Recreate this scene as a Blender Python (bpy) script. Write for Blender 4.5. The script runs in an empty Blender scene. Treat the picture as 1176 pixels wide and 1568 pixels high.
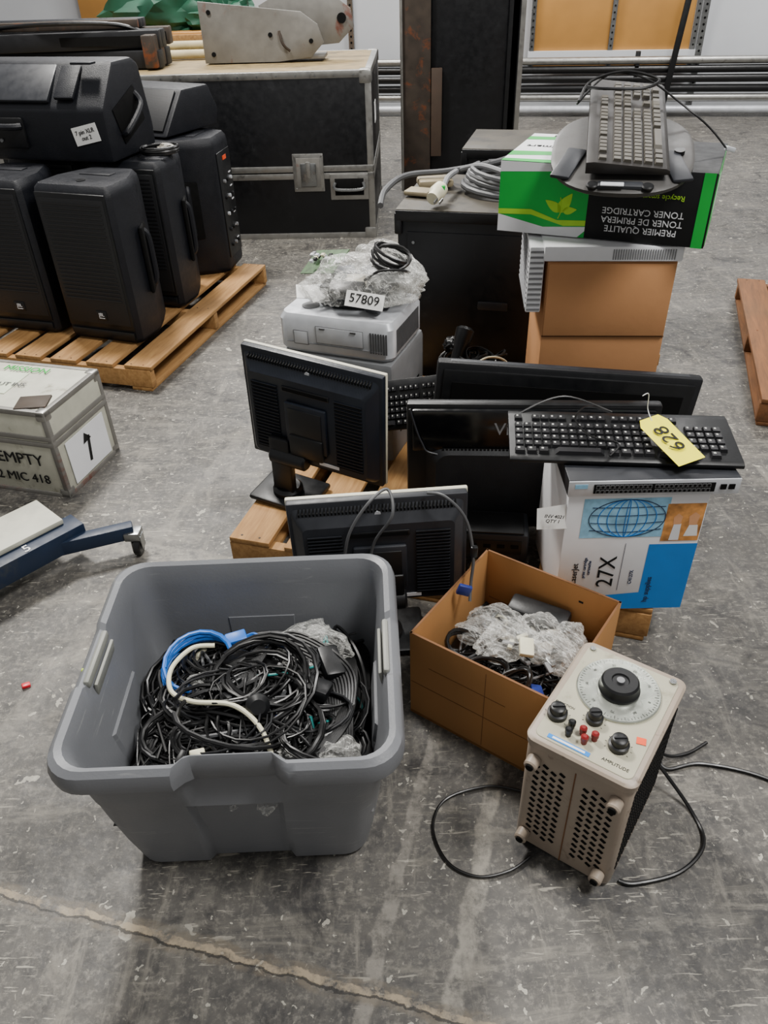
import bpy,bmesh,math,random
from mathutils import Vector,Matrix,Euler,noise
random.seed(11)
D=math.radians
def hx(h):
    h=h.lstrip('#');c=[int(h[i:i+2],16)/255 for i in (0,2,4)]
    return tuple((x/12.92 if x<=.04045 else ((x+.055)/1.055)**2.4) for x in c)
# ---------------- materials ----------------
class NT:
    def __init__(s,name):
        s.m=bpy.data.materials.new(name);s.m.use_nodes=True;s.nt=s.m.node_tree
        s.p=s.nt.nodes['Principled BSDF'];s.out=s.nt.nodes['Material Output']
    def n(s,t):return s.nt.nodes.new(t)
    def l(s,a,b):s.nt.links.new(a,b)
    def setin(s,i,v):
        if isinstance(v,bpy.types.NodeSocket):s.l(v,i)
        else:i.default_value=v
    def coord(s,kind='Object',scale=(1,1,1),rot=(0,0,0)):
        t=s.n('ShaderNodeTexCoord');m=s.n('ShaderNodeMapping');s.l(t.outputs[kind],m.inputs[0])
        m.inputs['Scale'].default_value=scale;m.inputs['Rotation'].default_value=rot;return m.outputs[0]
    def noise(s,v,sc,det=4,ro=.55,dist=0):
        t=s.n('ShaderNodeTexNoise');s.l(v,t.inputs['Vector']);t.inputs['Scale'].default_value=sc;t.inputs['Detail'].default_value=det
        t.inputs['Roughness'].default_value=ro;t.inputs['Distortion'].default_value=dist;return t.outputs['Fac']
    def vor(s,v,sc,feat='F1',rnd=1):
        t=s.n('ShaderNodeTexVoronoi');t.feature=feat;s.l(v,t.inputs['Vector']);t.inputs['Scale'].default_value=sc;t.inputs['Randomness'].default_value=rnd;return t
    def math(s,op,a,b=0,c=0):
        t=s.n('ShaderNodeMath');t.operation=op;s.setin(t.inputs[0],a);s.setin(t.inputs[1],b);s.setin(t.inputs[2],c);return t.outputs[0]
    def mr(s,v,a,b,c=0,d=1):
        t=s.n('ShaderNodeMapRange');s.setin(t.inputs[0],v);t.inputs[1].default_value=a;t.inputs[2].default_value=b;t.inputs[3].default_value=c;t.inputs[4].default_value=d;return t.outputs[0]
    def mix(s,f,a,b,mode='MIX'):
        t=s.n('ShaderNodeMix');t.data_type='RGBA';t.blend_type=mode;s.setin(t.inputs[0],f)
        for i,v in ((6,a),(7,b)):
            if isinstance(v,tuple):t.inputs[i].default_value=(*v[:3],1)
            else:s.l(v,t.inputs[i])
        return t.outputs[2]
    def bump(s,h,st=.3,dist=.01):
        t=s.n('ShaderNodeBump');t.inputs['Strength'].default_value=st;t.inputs['Distance'].default_value=dist;s.l(h,t.inputs['Height']);s.l(t.outputs[0],s.p.inputs['Normal'])
_m={}
def mat(name,col,rough=.5,metal=0,var=.12,scale=14,bump=0,bscale=120,alpha=1,dirt=None,dirtamt=.5,dscale=9,stretch=(1,1,1),coat=0,spec=None):
    if name in _m:return _m[name]
    t=NT(name);c=hx(col);v=t.coord('Object',stretch)
    f=t.noise(v,scale,5)
    a=tuple(x*(1-var) for x in c);b=tuple(min(1,x*(1+var)) for x in c)
    o=t.mix(t.mr(f,.3,.7),a,b)
    if dirt:
        d=t.noise(v,dscale,8,.7,.4);o=t.mix(t.mr(d,.62-.12*dirtamt,.72-.12*dirtamt,0,.8),o,hx(dirt))
    t.l(o,t.p.inputs['Base Color'])
    t.l(t.mr(t.noise(v,scale*2,3),.3,.7,max(.03,rough-.07),min(1,rough+.07)),t.p.inputs['Roughness'])
    t.p.inputs['Metallic'].default_value=metal
    if spec is not None:t.p.inputs['Specular IOR Level'].default_value=spec
    if coat:t.p.inputs['Coat Weight'].default_value=coat
    if alpha<1:t.p.inputs['Alpha'].default_value=alpha
    if bump:t.bump(t.noise(v,bscale,3),bump,.004)
    _m[name]=t.m;return t.m
def wood(name,col,col2):
    t=NT(name);v=t.coord('Object',(1,1,1))
    n1=t.noise(t.coord('Object',(14,1.3,14)),4,6,.6,.6);n2=t.noise(v,3,4)
    o=t.mix(t.mr(n1,.3,.7),hx(col),hx(col2));o=t.mix(t.mr(n2,.5,.8,0,.55),o,hx('#5a452c'))
    t.l(o,t.p.inputs['Base Color']);t.p.inputs['Roughness'].default_value=.75;t.bump(n1,.3,.003);return t.m
BLK=mat('black_plastic','#0f1012',.40,bump=.05,spec=.4)
BLK2=mat('black_plastic_matte','#141518',.6,bump=.15,bscale=300,spec=.35)
RUB=mat('cable_rubber','#0a0a0b',.36)
SPK=mat('speaker_shell','#12141a',.5,bump=.3,bscale=260,spec=.35)
GRAPH=mat('graphite','#24262b',.45,spec=.4)
DKBLUE=mat('monitor_back','#141922',.4,bump=.05,spec=.4)
VOID=mat('void','#030303',.8,spec=.2)
SILV=mat('silver_plastic','#c3c6cb',.35,.2)
ALU=mat('aluminium','#9c9b97',.38,.85,dirt='#55524c',dirtamt=.3)
STEEL=mat('steel','#8d8f8f',.3,.9)
CREAM=mat('cream_bezel','#c9c5b2',.45)
def totemat():
    t=NT('tote_plastic');v=t.coord('Object')
    o=t.mix(t.mr(t.noise(v,3,4),.3,.7),hx('#686a6e'),hx('#74767a'))
    sc=t.noise(t.coord('Object',(1,1,9),(.4,.3,.2)),9,6,.6,.6);k=t.noise(v,3.5,3)
    o=t.mix(t.math('MULTIPLY',t.mr(sc,.62,.68,0,.45),t.mr(k,.45,.6)),o,hx('#a3a5a2'))
    t.l(o,t.p.inputs['Base Color']);t.p.inputs['Roughness'].default_value=.40;t.bump(t.noise(v,160,3),.08,.004);return t.m
TOTE=totemat()
TOTEL=mat('tote_handle','#7f8079',.5)
CARD=mat('cardboard','#a57849',.82,var=.1,scale=5,bump=.1,bscale=60,stretch=(1,1,.3),spec=.2)
CARDD=mat('cardboard_edge','#6f4a2b',.85)
CARDL=mat('cardboard_light','#b58358',.82,var=.08,scale=4,spec=.2,bump=.1,bscale=50)
WHITE=mat('white_print','#e4e5e8',.45,var=.03)
PAPER=mat('white_paper','#ebebe8',.7,var=.04)
BLUE=mat('blue_print','#0c7cd0',.4,var=.06)
LBLUE=mat('light_blue_print','#8fc3e0',.4,var=.3,scale=25)
NAVY=mat('navy_ink','#1c2c4a',.5)
INK=mat('black_ink','#0b0c0e',.5,spec=.3)
GREEN=mat('green_print','#04ad3d',.35,var=.15,scale=4)
LGREEN=mat('lime_print','#a6dc2c',.4,var=.1)
YEL=mat('yellow_tag','#fbf000',.55,var=.03)
ORG=mat('orange_sticker','#ea4f1e',.5)
PHOTO=mat('photo_print','#c78a4a',.5,var=.7,scale=22)
BEIGE=mat('beige_enamel','#988a7b',.45,var=.09,scale=8,bump=.1,dirt='#5f5144',dirtamt=.25,dscale=20)
BEIGET=mat('beige_panel','#a9a590',.42,var=.06,dirt='#8a8470',dirtamt=.2)
DIAL=mat('dial_metal','#b9bdb3',.25,.75,var=.1)
RED=mat('red_plastic','#7a1010',.4)
REDB=mat('red_shard','#d0162c',.4)
BLUEC=mat('blue_cable','#1c66c0',.42)
WHC=mat('white_cable','#d8d4b8',.45)
GRC=mat('grey_cable','#77787a',.5)
GRD=mat('dark_grey_cable','#4b4c4e',.5)
TEAL=mat('teal_plug','#1f8a86',.45)
BLUEST=mat('blue_steel','#0d2038',.5,dirt='#2b3138',dirtamt=.4)
KEY=mat('key_black','#18181b',.5,spec=.35);LEG=mat('key_legend','#a8a8a4',.6);KEYG=mat('key_warm_grey','#4f4b43',.55)
KBASE=mat('keyboard_warm_base','#24211f',.5)
PCB=mat('pcb_green','#3c5a34',.5,var=.4,scale=60)
TARP=mat('green_tarp','#0d4a33',.65,var=.35,scale=6)
RUST=mat('rusty_steel','#3d342c',.7,.3,var=.3,dirt='#7a3f1a',dirtamt=.6,dscale=5)
GREYST=mat('grey_painted_steel','#75736e',.5,.2,dirt='#6b3423',dirtamt=.4,dscale=4)
CASEB=mat('case_laminate','#0c0d10',.4,var=.2,dirt='#222325',dirtamt=.2,dscale=7,spec=.4)
CASET=mat('case_top','#8a7752',.65,var=.25,dirt='#57492f',dirtamt=.5,dscale=4)
CASEW=mat('case_white','#b4b3a4',.55,var=.12,dirt='#77735f',dirtamt=.3,dscale=8)
CABT=mat('cabinet_top','#3b362c',.6,var=.35,scale=5,dirt='#121110',dirtamt=.8,dscale=4)
VIOL=mat('vga_blue','#1f2f78',.4)
PLY=wood('pallet_wood','#b08651','#8a6234');PLYO=wood('pallet_wood_old','#80522c','#5c3c20')
PLYP=mat('plywood','#b5823f',.6,var=.1,scale=3)
POLE=mat('wood_pole','#c3b690',.6)
def bagmat():
    t=NT('clear_plastic_bag');v=t.coord('Object')
    t.p.inputs['Base Color'].default_value=(.82,.82,.78,1);t.p.inputs['Roughness'].default_value=.14;t.p.inputs['Specular IOR Level'].default_value=.9
    n=t.noise(v,16,3,.5,1.2);n2=t.noise(t.coord('Object',(1,3,1),(0,.4,.7)),14,4,.6,1.2)
    rid=t.math('ABSOLUTE',t.math('SUBTRACT',n2,.5));cre=t.mr(rid,0,.035,.42,0)
    t.bump(t.math('ADD',n,t.math('MULTIPLY',rid,-2.0)),.6,.012)
    lw=t.n('ShaderNodeLayerWeight');lw.inputs[0].default_value=.35
    f=t.math('ADD',t.math('ADD',cre,t.math('MULTIPLY',lw.outputs['Facing'],.38)),.07);f=t.math('MINIMUM',f,.75)
    tr=t.n('ShaderNodeBsdfTransparent');ms=t.n('ShaderNodeMixShader');t.l(f,ms.inputs[0]);t.l(tr.outputs[0],ms.inputs[1]);t.l(t.p.outputs[0],ms.inputs[2]);t.l(ms.outputs[0],t.out.inputs[0])
    return t.m
BAG=bagmat()
def grille():
    t=NT('speaker_grille');v=t.coord('Object');o=t.vor(v,230,rnd=0)
    t.l(t.mix(t.mr(o.outputs['Distance'],.3,.45),hx('#040405'),hx('#17181b')),t.p.inputs['Base Color']);t.p.inputs['Roughness'].default_value=.55
    t.bump(o.outputs['Distance'],.3,.002);return t.m
GRIL=grille()
# ---------------- builder ----------------
def RM(r):return Euler([D(a) for a in r]).to_matrix().to_4x4()
class B:
    def __init__(s,name):s.name=name;s.V=[];s.F=[];s.I=[];s.m=[]
    def raw(s,vs,fs,m,M=None):
        if m not in s.m:s.m.append(m)
        k=s.m.index(m);o=len(s.V)
        s.V+= [tuple(M@Vector(v)) if M else tuple(v) for v in vs]
        s.F+= [tuple(i+o for i in f) for f in fs];s.I+=[k]*len(fs)
    def frombm(s,bm,m,M):
        bm.verts.index_update();s.raw([v.co[:] for v in bm.verts],[[v.index for v in f.verts] for f in bm.faces],m,M);bm.free()
    def box(s,c,sz,m,bev=0,rot=(0,0,0),top=(1,1),seg=2):
        M=Matrix.Translation(c)@RM(rot)
        x,y,z=[a/2 for a in sz];tx,ty=top
        vs=[(-x,-y,-z),(x,-y,-z),(x,y,-z),(-x,y,-z),(-x*tx,-y*ty,z),(x*tx,-y*ty,z),(x*tx,y*ty,z),(-x*tx,y*ty,z)]
        fs=[(3,2,1,0),(4,5,6,7),(0,1,5,4),(1,2,6,5),(2,3,7,6),(3,0,4,7)]
        if not bev:return s.raw(vs,fs,m,M)
        bm=bmesh.new();q=[bm.verts.new(v) for v in vs]
        for f in fs:bm.faces.new([q[i] for i in f])
        bmesh.ops.bevel(bm,geom=bm.edges[:],offset=min(bev,min(sz)*.49),segments=seg,profile=.5,affect='EDGES')
        s.frombm(bm,m,M)
    def prism(s,poly,h,m,M=None,bev=0):
        n=len(poly);bm=bmesh.new()
        a=[bm.verts.new((p[0],p[1],0)) for p in poly];b=[bm.verts.new((p[0],p[1],h)) for p in poly]
        bm.faces.new(a[::-1]);bm.faces.new(b)
        for i in range(n):bm.faces.new((a[i],a[(i+1)%n],b[(i+1)%n],b[i]))
        if bev:bmesh.ops.bevel(bm,geom=bm.edges[:],offset=bev,segments=2,profile=.5,affect='EDGES')
        s.frombm(bm,m,M or Matrix())
    def lathe(s,prof,m,M=None,n=24):
        vs=[];fs=[];R=[]
        for r,z in prof:
            R.append(len(vs));vs+=[(r*math.cos(2*math.pi*i/n),r*math.sin(2*math.pi*i/n),z) for i in range(n)]
        for k in range(len(prof)-1):
            for i in range(n):
                j=(i+1)%n;fs.append((R[k]+i,R[k]+j,R[k+1]+j,R[k+1]+i))
        fs.append(tuple(range(n))[::-1]);fs.append(tuple(R[-1]+i for i in range(n)))
        s.raw(vs,fs,m,M)
    def cyl(s,c,r,h,m,ax='z',n=24,r2=None,bev=0,rot=None):
        A={'z':Matrix(),'x':Matrix.Rotation(D(90),4,'Y'),'y':Matrix.Rotation(D(-90),4,'X')}[ax]
        if rot:A=RM(rot)
        r2=r if r2 is None else r2
        p=[(r,-h/2),(r2,h/2)] if not bev else [(r-bev,-h/2),(r,-h/2+bev),(r2,h/2-bev),(r2-bev,h/2)]
        s.lathe(p,m,Matrix.Translation(c)@A,n)
    def tube(s,pts,r,m,n=6,sub=0,closed=False,M=None):
        P=[Vector(p) for p in pts]
        if sub:
            Q=[];L=len(P);rng=L if closed else L-1
            for i in range(rng):
                g=(lambda k:P[k%L]) if closed else (lambda k:P[max(0,min(L-1,k))])
                a,b,c,d=g(i-1),g(i),g(i+1),g(i+2)
                for j in range(sub):
                    t=j/sub;Q.append(.5*((2*b)+(c-a)*t+(2*a-5*b+4*c-d)*t*t+(3*b-a-3*c+d)*t**3))
            if not closed:Q.append(P[-1])
            P=Q
        L=len(P);vs=[];fs=[];N=None
        for i in range(L):
            T=(P[(i+1)%L]-P[i-1]) if closed else (P[min(i+1,L-1)]-P[max(i-1,0)])
            if T.length<1e-9:T=Vector((0,0,1))
            T.normalize()
            if N is None:N=T.orthogonal().normalized()
            else:
                N=N-T*N.dot(T)
                N=N.normalized() if N.length>1e-6 else T.orthogonal().normalized()
            Bn=T.cross(N)
            for k in range(n):
                a=2*math.pi*k/n;vs.append(P[i]+(N*math.cos(a)+Bn*math.sin(a))*r)
        for i in range(L if closed else L-1):
            j=(i+1)%L
            for k in range(n):
                q=(k+1)%n;fs.append((i*n+k,i*n+q,j*n+q,j*n+k))
        if not closed:fs.append(tuple(range(n))[::-1]);fs.append(tuple((L-1)*n+k for k in range(n)))
        s.raw(vs,fs,m,M)
    def text(s,st,c,size,m,rot=(90,0,0),al='CENTER',ex=.0006):
        cu=bpy.data.curves.new('t','FONT');cu.body=st;cu.size=size;cu.extrude=ex;cu.align_x=al;cu.align_y='CENTER';cu.resolution_u=3
        o=bpy.data.objects.new('t',cu);bpy.context.collection.objects.link(o);me=bpy.data.meshes.new_from_object(o)
        s.raw([v.co[:] for v in me.vertices],[tuple(p.vertices) for p in me.polygons],m,Matrix.Translation(c)@RM(rot))
        bpy.data.objects.remove(o);bpy.data.meshes.remove(me);bpy.data.curves.remove(cu)
    def loft(s,rows,m,cap0=True,cap1=True,M=None):
        n=len(rows[0]);vs=[p for r in rows for p in r];fs=[]
        for k in range(len(rows)-1):
            for i in range(n):
                j=(i+1)%n;fs.append((k*n+i,k*n+j,(k+1)*n+j,(k+1)*n+i))
        if cap0:fs.append(tuple(range(n))[::-1])
        if cap1:fs.append(tuple((len(rows)-1)*n+i for i in range(n)))
        s.raw(vs,fs,m,M)
    def blob(s,c,sz,m,amp=.35,fr=3,seed=0,M=None,flat=True,sub=4,hf=.6):
        bm=bmesh.new();bmesh.ops.create_icosphere(bm,subdivisions=sub,radius=1)
        o=Vector((seed*7.3,seed*3.1,seed))
        for v in bm.verts:
            d=1+amp*(noise.noise(v.co*fr+o))+amp*hf*abs(noise.noise(v.co*fr*2.7+o))
            v.co=Vector((v.co.x*sz[0]*d,v.co.y*sz[1]*d,v.co.z*sz[2]*d))
            if flat and v.co.z<-sz[2]*.4:v.co.z=-sz[2]*.4
        s.frombm(bm,m,Matrix.Translation(c)@(M or Matrix()))
    def bag(s,c,sz,seed=0,M=None):
        bm=bmesh.new();bmesh.ops.create_icosphere(bm,subdivisions=5,radius=1);o=Vector((seed*5.1,seed*2.3,seed*.7))
        for v in bm.verts:
            p=v.co.copy();q=Vector((p.x*1.2,p.y*2.4,p.z*1.5))
            rid=1-abs(noise.noise(q*1.6+o))*2.0
            d=1+.40*noise.noise(p*1.4+o)+.14*rid
            e=1 if p.x<.5 else 1-.55*(p.x-.5)*2
            v.co=Vector((p.x*sz[0]*d*(1.15 if p.x>.5 else 1),p.y*sz[1]*d*e,p.z*sz[2]*d*e))
            if v.co.z<-sz[2]*.4:v.co.z=-sz[2]*.4
        s.frombm(bm,BAG,Matrix.Translation(c)@(M or Matrix.Rotation(seed*1.9,4,'Z')))
    def done(s,loc=(0,0,0),rot=(0,0,0),ang=35):
        me=bpy.data.meshes.new(s.name);me.from_pydata(s.V,[],s.F)
        for m in s.m:me.materials.append(m)
        me.polygons.foreach_set('material_index',s.I);me.polygons.foreach_set('use_smooth',[True]*len(s.F))
        me.update();me.set_sharp_from_angle(angle=D(ang))
        o=bpy.data.objects.new(s.name,me);bpy.context.collection.objects.link(o);o.location=loc;o.rotation_euler=[D(a) for a in rot];return o
def rr(hx_,hy,r,z,ne=14,nc=6):
    pts=[]
    cs=[(hx_-r,-hy+r,-90),(hx_-r,hy-r,0),(-hx_+r,hy-r,90),(-hx_+r,-hy+r,180)]
    for k,(cx,cy,a0) in enumerate(cs):
        for i in range(nc+1):
            a=D(a0+90*i/nc);pts.append((cx+r*math.cos(a),cy+r*math.sin(a),z))
        nx,ny,na=cs[(k+1)%4];a=D(na)
        e=(nx+r*math.cos(a),ny+r*math.sin(a));p=pts[-1]
        for i in range(1,ne):
            t=i/ne;pts.append((p[0]*(1-t)+e[0]*t,p[1]*(1-t)+e[1]*t,z))
    return pts
# ---------------- floor & wall ----------------
t=NT('concrete_floor');v=t.coord('Object');vr=t.coord('Object',(1,1,1),(0,0,D(16)))
sep=t.n('ShaderNodeSeparateXYZ');t.l(vr,sep.inputs[0]);px,py=sep.outputs[0],sep.outputs[1]
base=t.mix(t.mr(t.noise(v,1.6,9,.66,.4),.33,.66),hx('#2c2b2b'),hx('#504e4b'))
base=t.mix(t.mr(t.noise(v,18,8,.75),.38,.68,0,.6),base,hx('#6c6861'))
base=t.mix(t.mr(t.noise(v,55,5,.75),.50,.68,0,.55),base,hx('#918c82'))
sc=t.noise(t.coord('Object',(1,3.5,1),(0,0,D(16))),2.6,9,.74,1.0);base=t.mix(t.mr(sc,.53,.67,0,.65),base,hx('#878277'))
sc2=t.noise(t.coord('Object',(5,1,1),(0,0,D(25))),3.5,8,.74,.7);base=t.mix(t.mr(sc2,.56,.68,0,.6),base,hx('#858076'))
dk=t.noise(v,3.7,8,.7,1.4);base=t.mix(t.mr(dk,.54,.66,0,.8),base,hx('#1d1c1e'))
def warp(sc_,amp,src):
    wn=t.n('ShaderNodeTexNoise');wn.inputs['Scale'].default_value=sc_;wn.inputs['Detail'].default_value=3;t.l(v,wn.inputs['Vector'])
    va=t.n('ShaderNodeVectorMath');va.operation='MULTIPLY_ADD';t.l(wn.outputs['Color'],va.inputs[0]);va.inputs[1].default_value=(amp,amp,0);t.l(src,va.inputs[2]);return va.outputs[0]
vw=warp(55,.035,v);vw2=warp(10,.15,vw)
for s_,th,keep,a in ((9,.10,.66,.75),(24,.12,.66,.8),(55,.15,.66,.75)):
    o=t.vor(vw2 if s_<30 else vw,s_);sp=t.n('ShaderNodeSeparateColor');t.l(o.outputs['Color'],sp.inputs[0])
    thr=t.math('MULTIPLY',sp.outputs[1],th*1.7)
    mk=t.math('MULTIPLY',t.math('LESS_THAN',o.outputs['Distance'],thr),t.math('GREATER_THAN',sp.outputs[0],keep))
    base=t.mix(t.math('MULTIPLY',mk,a),base,hx('#b0ac9f'))
kk=t.noise(v,1.9,3)
for sc_,th,a in ((26,.685,.8),(48,.70,.75),(12,.70,.65)):
    n_=t.noise(v,sc_,3,.6,.9);mk=t.math('MULTIPLY',t.mr(n_,th,th+.015),t.mr(kk,.42,.52,.25,1));base=t.mix(t.math('MULTIPLY',mk,a),base,hx('#aba698'))
for rot,s_ in ((40,5),(-35,6),(80,4),(10,7),(-70,8)):
    o=t.noise(t.coord('Object',(1,9,1),(0,0,D(rot))),s_*2.0,5,.55,.5);k=t.noise(v,2.3+s_*.1,2)
    mk=t.math('MULTIPLY',t.mr(o,.66,.68),t.mr(k,.48,.54));base=t.mix(t.math('MULTIPLY',mk,.75),base,hx('#a5a093'))
nz=t.noise(v,9,6,.65);nzz=t.math('MULTIPLY_ADD',nz,.05,-.025);rag=t.mr(t.noise(v,20,7,.75),.40,.58)
def line(coordv,c,w,col,a,lo=None,other=None,ragged=True):
    global base
    d=t.math('ABSOLUTE',t.math('SUBTRACT',t.math('ADD',coordv,nzz),c))
    m=t.mr(d,w*.7,w,1,0)
    if ragged:m=t.math('MULTIPLY',m,rag)
    if other is not None:m=t.math('MULTIPLY',m,t.math('LESS_THAN',other,lo))
    base=t.mix(t.math('MULTIPLY',m,a),base,hx(col))
    return d
line(px,-.070,.022,'#938e83',.8,1.35,py);line(px,-.232,.018,'#8c877e',.7,1.5,py)
line(px,-.62,.025,'#7a766e',.45,4,py);line(py,1.70,.04,'#948f84',.65,-.25,px);line(py,2.55,.03,'#807c74',.45);line(px,-1.3,.03,'#7f7b73',.5);line(py,.93,.02,'#77736b',.4,-.5,px)
line(py,.588,.024,'#6d6456',.7,ragged=True)
dcr=line(py,.588,.008,'#a3947c',.85)
line(py,.580,.003,'#151312',.75,ragged=False)
t.l(base,t.p.inputs['Base Color'])
t.l(t.mr(t.noise(v,5,6,.6),.3,.7,.42,.7),t.p.inputs['Roughness'])
t.bump(t.math('ADD',t.math('MULTIPLY',t.noise(v,30,6),.6),t.math('MULTIPLY',t.math('LESS_THAN',dcr,.008),-1.0)),.4,.006)
me=bpy.data.meshes.new('floor');me.from_pydata([(-9,-3,0),(11,-3,0),(11,13,0),(-9,13,0)],[],[(0,1,2,3)]);me.materials.append(t.m)
fo=bpy.data.objects.new('floor',me);bpy.context.collection.objects.link(fo)
WALLM=mat('wall_paint','#d3d6da',.6,var=.05,scale=1.5)
b=B('wall_back');b.box((0,.06,2.2),(22,.1,4.4),WALLM)
for x in (-6,-4.2,-1.2,2.6,4.4,5.5):
    b.box((x,-.01,2.2),(.06,.05,4.4),STEEL)
    for z in range(28):b.cyl((x,-.037,.1+z*.06),.012,.004,VOID,'y',8)
b.done((1.0,10.02,0),(0,0,-11))
def W(x,dy=0):
    a=D(-11);return (1.0+x*math.cos(a)+dy*math.sin(a)*-1,10.02+x*math.sin(a)+dy*math.cos(a))
b=B('plywood_panel')
for i in range(2):b.box((i*.83,0,.5),(.80,.04,1.3),PLYP,.005)
for x in (-.42,.415,1.26):
    b.box((x,-.035,.5),(.05,.03,1.3),STEEL)
    for z in range(18):b.cyl((x,-.052,-.1+z*.06),.01,.004,VOID,'y',8)
b.box((.42,-.03,.0),(1.75,.05,.07),WALLM)
x,y=W(1.25,-.1);b.done((x,y,.57),(0,0,-11))
b=B('plywood_panel');b.box((0,0,.9),(2.0,.04,1.8),PLYP,.005);b.box((0,-.03,.9),(.06,.03,1.8),STEEL);x,y=W(-3.4,-.1);b.done((x,y,0),(0,0,-11))
b=B('pipe_rack')
for z,m,dy in ((.52,ALU,0),(.44,RUB,0),(.355,RUB,-.02),(.26,BLK,0),(.17,ALU,0),(.06,SILV,-.02)):
    b.tube([(-2.2,dy,z),(1.5,dy+.01,z),(5.5,dy,z)],.038,m,12)
for x in (-1.6,1.35,3.8):
    b.box((x,.06,.3),(.05,.05,.6),BLK,.004)
    for z in (.01,.115,.215,.305,.40,.48):b.box((x,0,z),(.04,.12,.012),BLK)
b.box((1.72,-.08,.75),(.06,.04,1.5),BLK,.004,rot=(0,5,0))
x,y=W(.6,-.35);b.done((x,y,.01),(0,0,-11))
# ---------------- pallets ----------------
def pallet(loc,rz,w,d,m,h=.12,nb=7):
    b=B('wooden_pallet');r=random.Random(w*100+d)
    for x in [(-w/2+.07)+(w-.14)*i/(nb-1) for i in range(nb)]:
        b.box((x+r.uniform(-.006,.006),0,h-.009),(.135 if w>1.2 else .125,d+r.uniform(-.01,.01),.018),m,.003,rot=(0,r.uniform(-.4,.4),r.uniform(-.4,.4)))
        for y in (-d/2+.02,0,d/2-.02):b.cyl((x+.03,y,h+.0003),.004,.001,RUST,n=8);b.cyl((x-.03,y,h+.0003),.004,.001,RUST,n=8)
    for y in (-d/2+.02,0,d/2-.02):b.box((0,y,h/2),(w-.005,.038,h-.038),m,.003)
    for x in (-w/2+.06,0,w/2-.06):b.box((x,0,.009),(.1,d-.004,.018),m,.003)
    return b.done(loc,(0,0,rz))
pallet((.305,2.281,0),-18,1.28,1.22,PLY)
pallet((-1.423,3.967,0),-16,1.24,1.38,PLY)
pallet((2.29,3.13,0),-18,1.22,1.38,PLYO)
# ---------------- storage tote ----------------
b=B('storage_tote')
rows=[(.240,.222,.05,0),(.253,.235,.055,.012),(.268,.250,.06,.10),(.281,.262,.06,.20),(.288,.268,.06,.262),(.290,.270,.06,.268),(.294,.274,.06,.30),(.303,.281,.06,.378),
 (.324,.297,.07,.366),(.333,.305,.075,.371),(.335,.307,.075,.392),(.329,.302,.07,.412),(.318,.291,.065,.421),(.306,.280,.06,.416),(.299,.272,.055,.395),(.293,.266,.055,.36),(.275,.250,.05,.2),(.240,.216,.045,.02)]
NY={6:.264,7:.266,8:.269,9:.272,10:.273,11:.272,12:.267,13:.261,14:.256,15:.252}
R=[]
for k,(a,c,r,z) in enumerate(rows):
    q=[]
    for (x,y,zz) in rr(a,c,r,z,34):
        if abs(y)>c-.002 and abs(x)<a-r+.001:
            s_=1 if y>0 else -1
            if k<5 and abs(x)<.085:y=s_*(c-.014)
            w_=min(1,max(0,(.100-abs(x-.012))/.018))
            if k in NY and s_<0:y=s_*(c+(NY[k]-c)*w_)
            if 8<=k<=10 and s_<0:zz-=.012*w_*(1 if k<10 else .5)
        else:
            if k<5 and abs(y)<.09:x=(a-.012)*(1 if x>0 else -1)
            if 11<=k<=14 and abs(y)<.09:zz-=.010
        q.append((x,y,zz))
    R.append(q)
b.loft(R,TOTE)
for s_ in (-1,1):
    b.box((s_*.3055,0,.404),(.014,.15,.022),TOTEL,.006)
    b.box((s_*.2945,0,.378),(.008,.13,.035),TOTEL,.003,rot=(0,s_*-9,0))
b.cyl((-.325,-.03,.40),.006,.006,mat('lime_spot','#a8c020',.5),'x',12)
b.done((-.312,1.135,.0),(0,0,.5))
# ---------------- cable heaps ----------------
def coil(b,c,rx,ry,turns,m,rad,tilt=(0,0,0),seed=0,jit=.12,th=.02,n=6):
    r=random.Random(seed);M=Matrix.Translation(c)@RM(tilt);pts=[];N=18
    ph=r.random()*6
    for i in range(int(turns*N)):
        a=2*math.pi*i/N+ph;k=1+jit*noise.noise(Vector((i*.09,seed*1.7,0)))
        pts.append((rx*k*math.cos(a),ry*k*math.sin(a),th*noise.noise(Vector((i*.13,seed,5.)))))
    b.tube([M@Vector(p) for p in pts],rad,m,n)
def wander(b,x0,x1,y0,y1,zf,m,rad,seed,n=9,sub=7,step=.12):
    r=random.Random(seed);x=r.uniform(x0,x1);y=r.uniform(y0,y1);a=r.uniform(0,6.28);P=[]
    for i in range(n):
        P.append((x,y,zf(x,y)+r.uniform(-.012,.02)));a+=r.uniform(-1.1,1.1)
        nx=x+step*math.cos(a);ny=y+step*math.sin(a)
        if not(x0<nx<x1):a=math.pi-a
        if not(y0<ny<y1):a=-a
        x=min(x1,max(x0,x+step*math.cos(a)));y=min(y1,max(y0,y+step*math.sin(a)))
    b.tube(P,rad,m,6,sub);return P
def heapdome(b,hx_,hy,zf,zb,m):
    n=16;vs=[];fs=[]
    for j in range(n+1):
        for i in range(n+1):
            x=-hx_+2*hx_*i/n;y=-hy+2*hy*j/n;vs.append((x,y,zf(x,y)-.03+.015*noise.noise(Vector((x*30,y*30,1)))))
    for j in range(n):
        for i in range(n):k=j*(n+1)+i;fs.append((k,k+1,k+n+2,k+n+1))
    b.raw(vs,fs,m)
b=B('cable_pile')
zf=lambda x,y:.215+.075*math.exp(-((x-.02)**2+(y+.01)**2)/.022)+.03*noise.noise(Vector((x*9,y*9,2)))-.30*max(0,abs(x)-.21)
heapdome(b,.266,.242,zf,.1,RUB)
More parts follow.
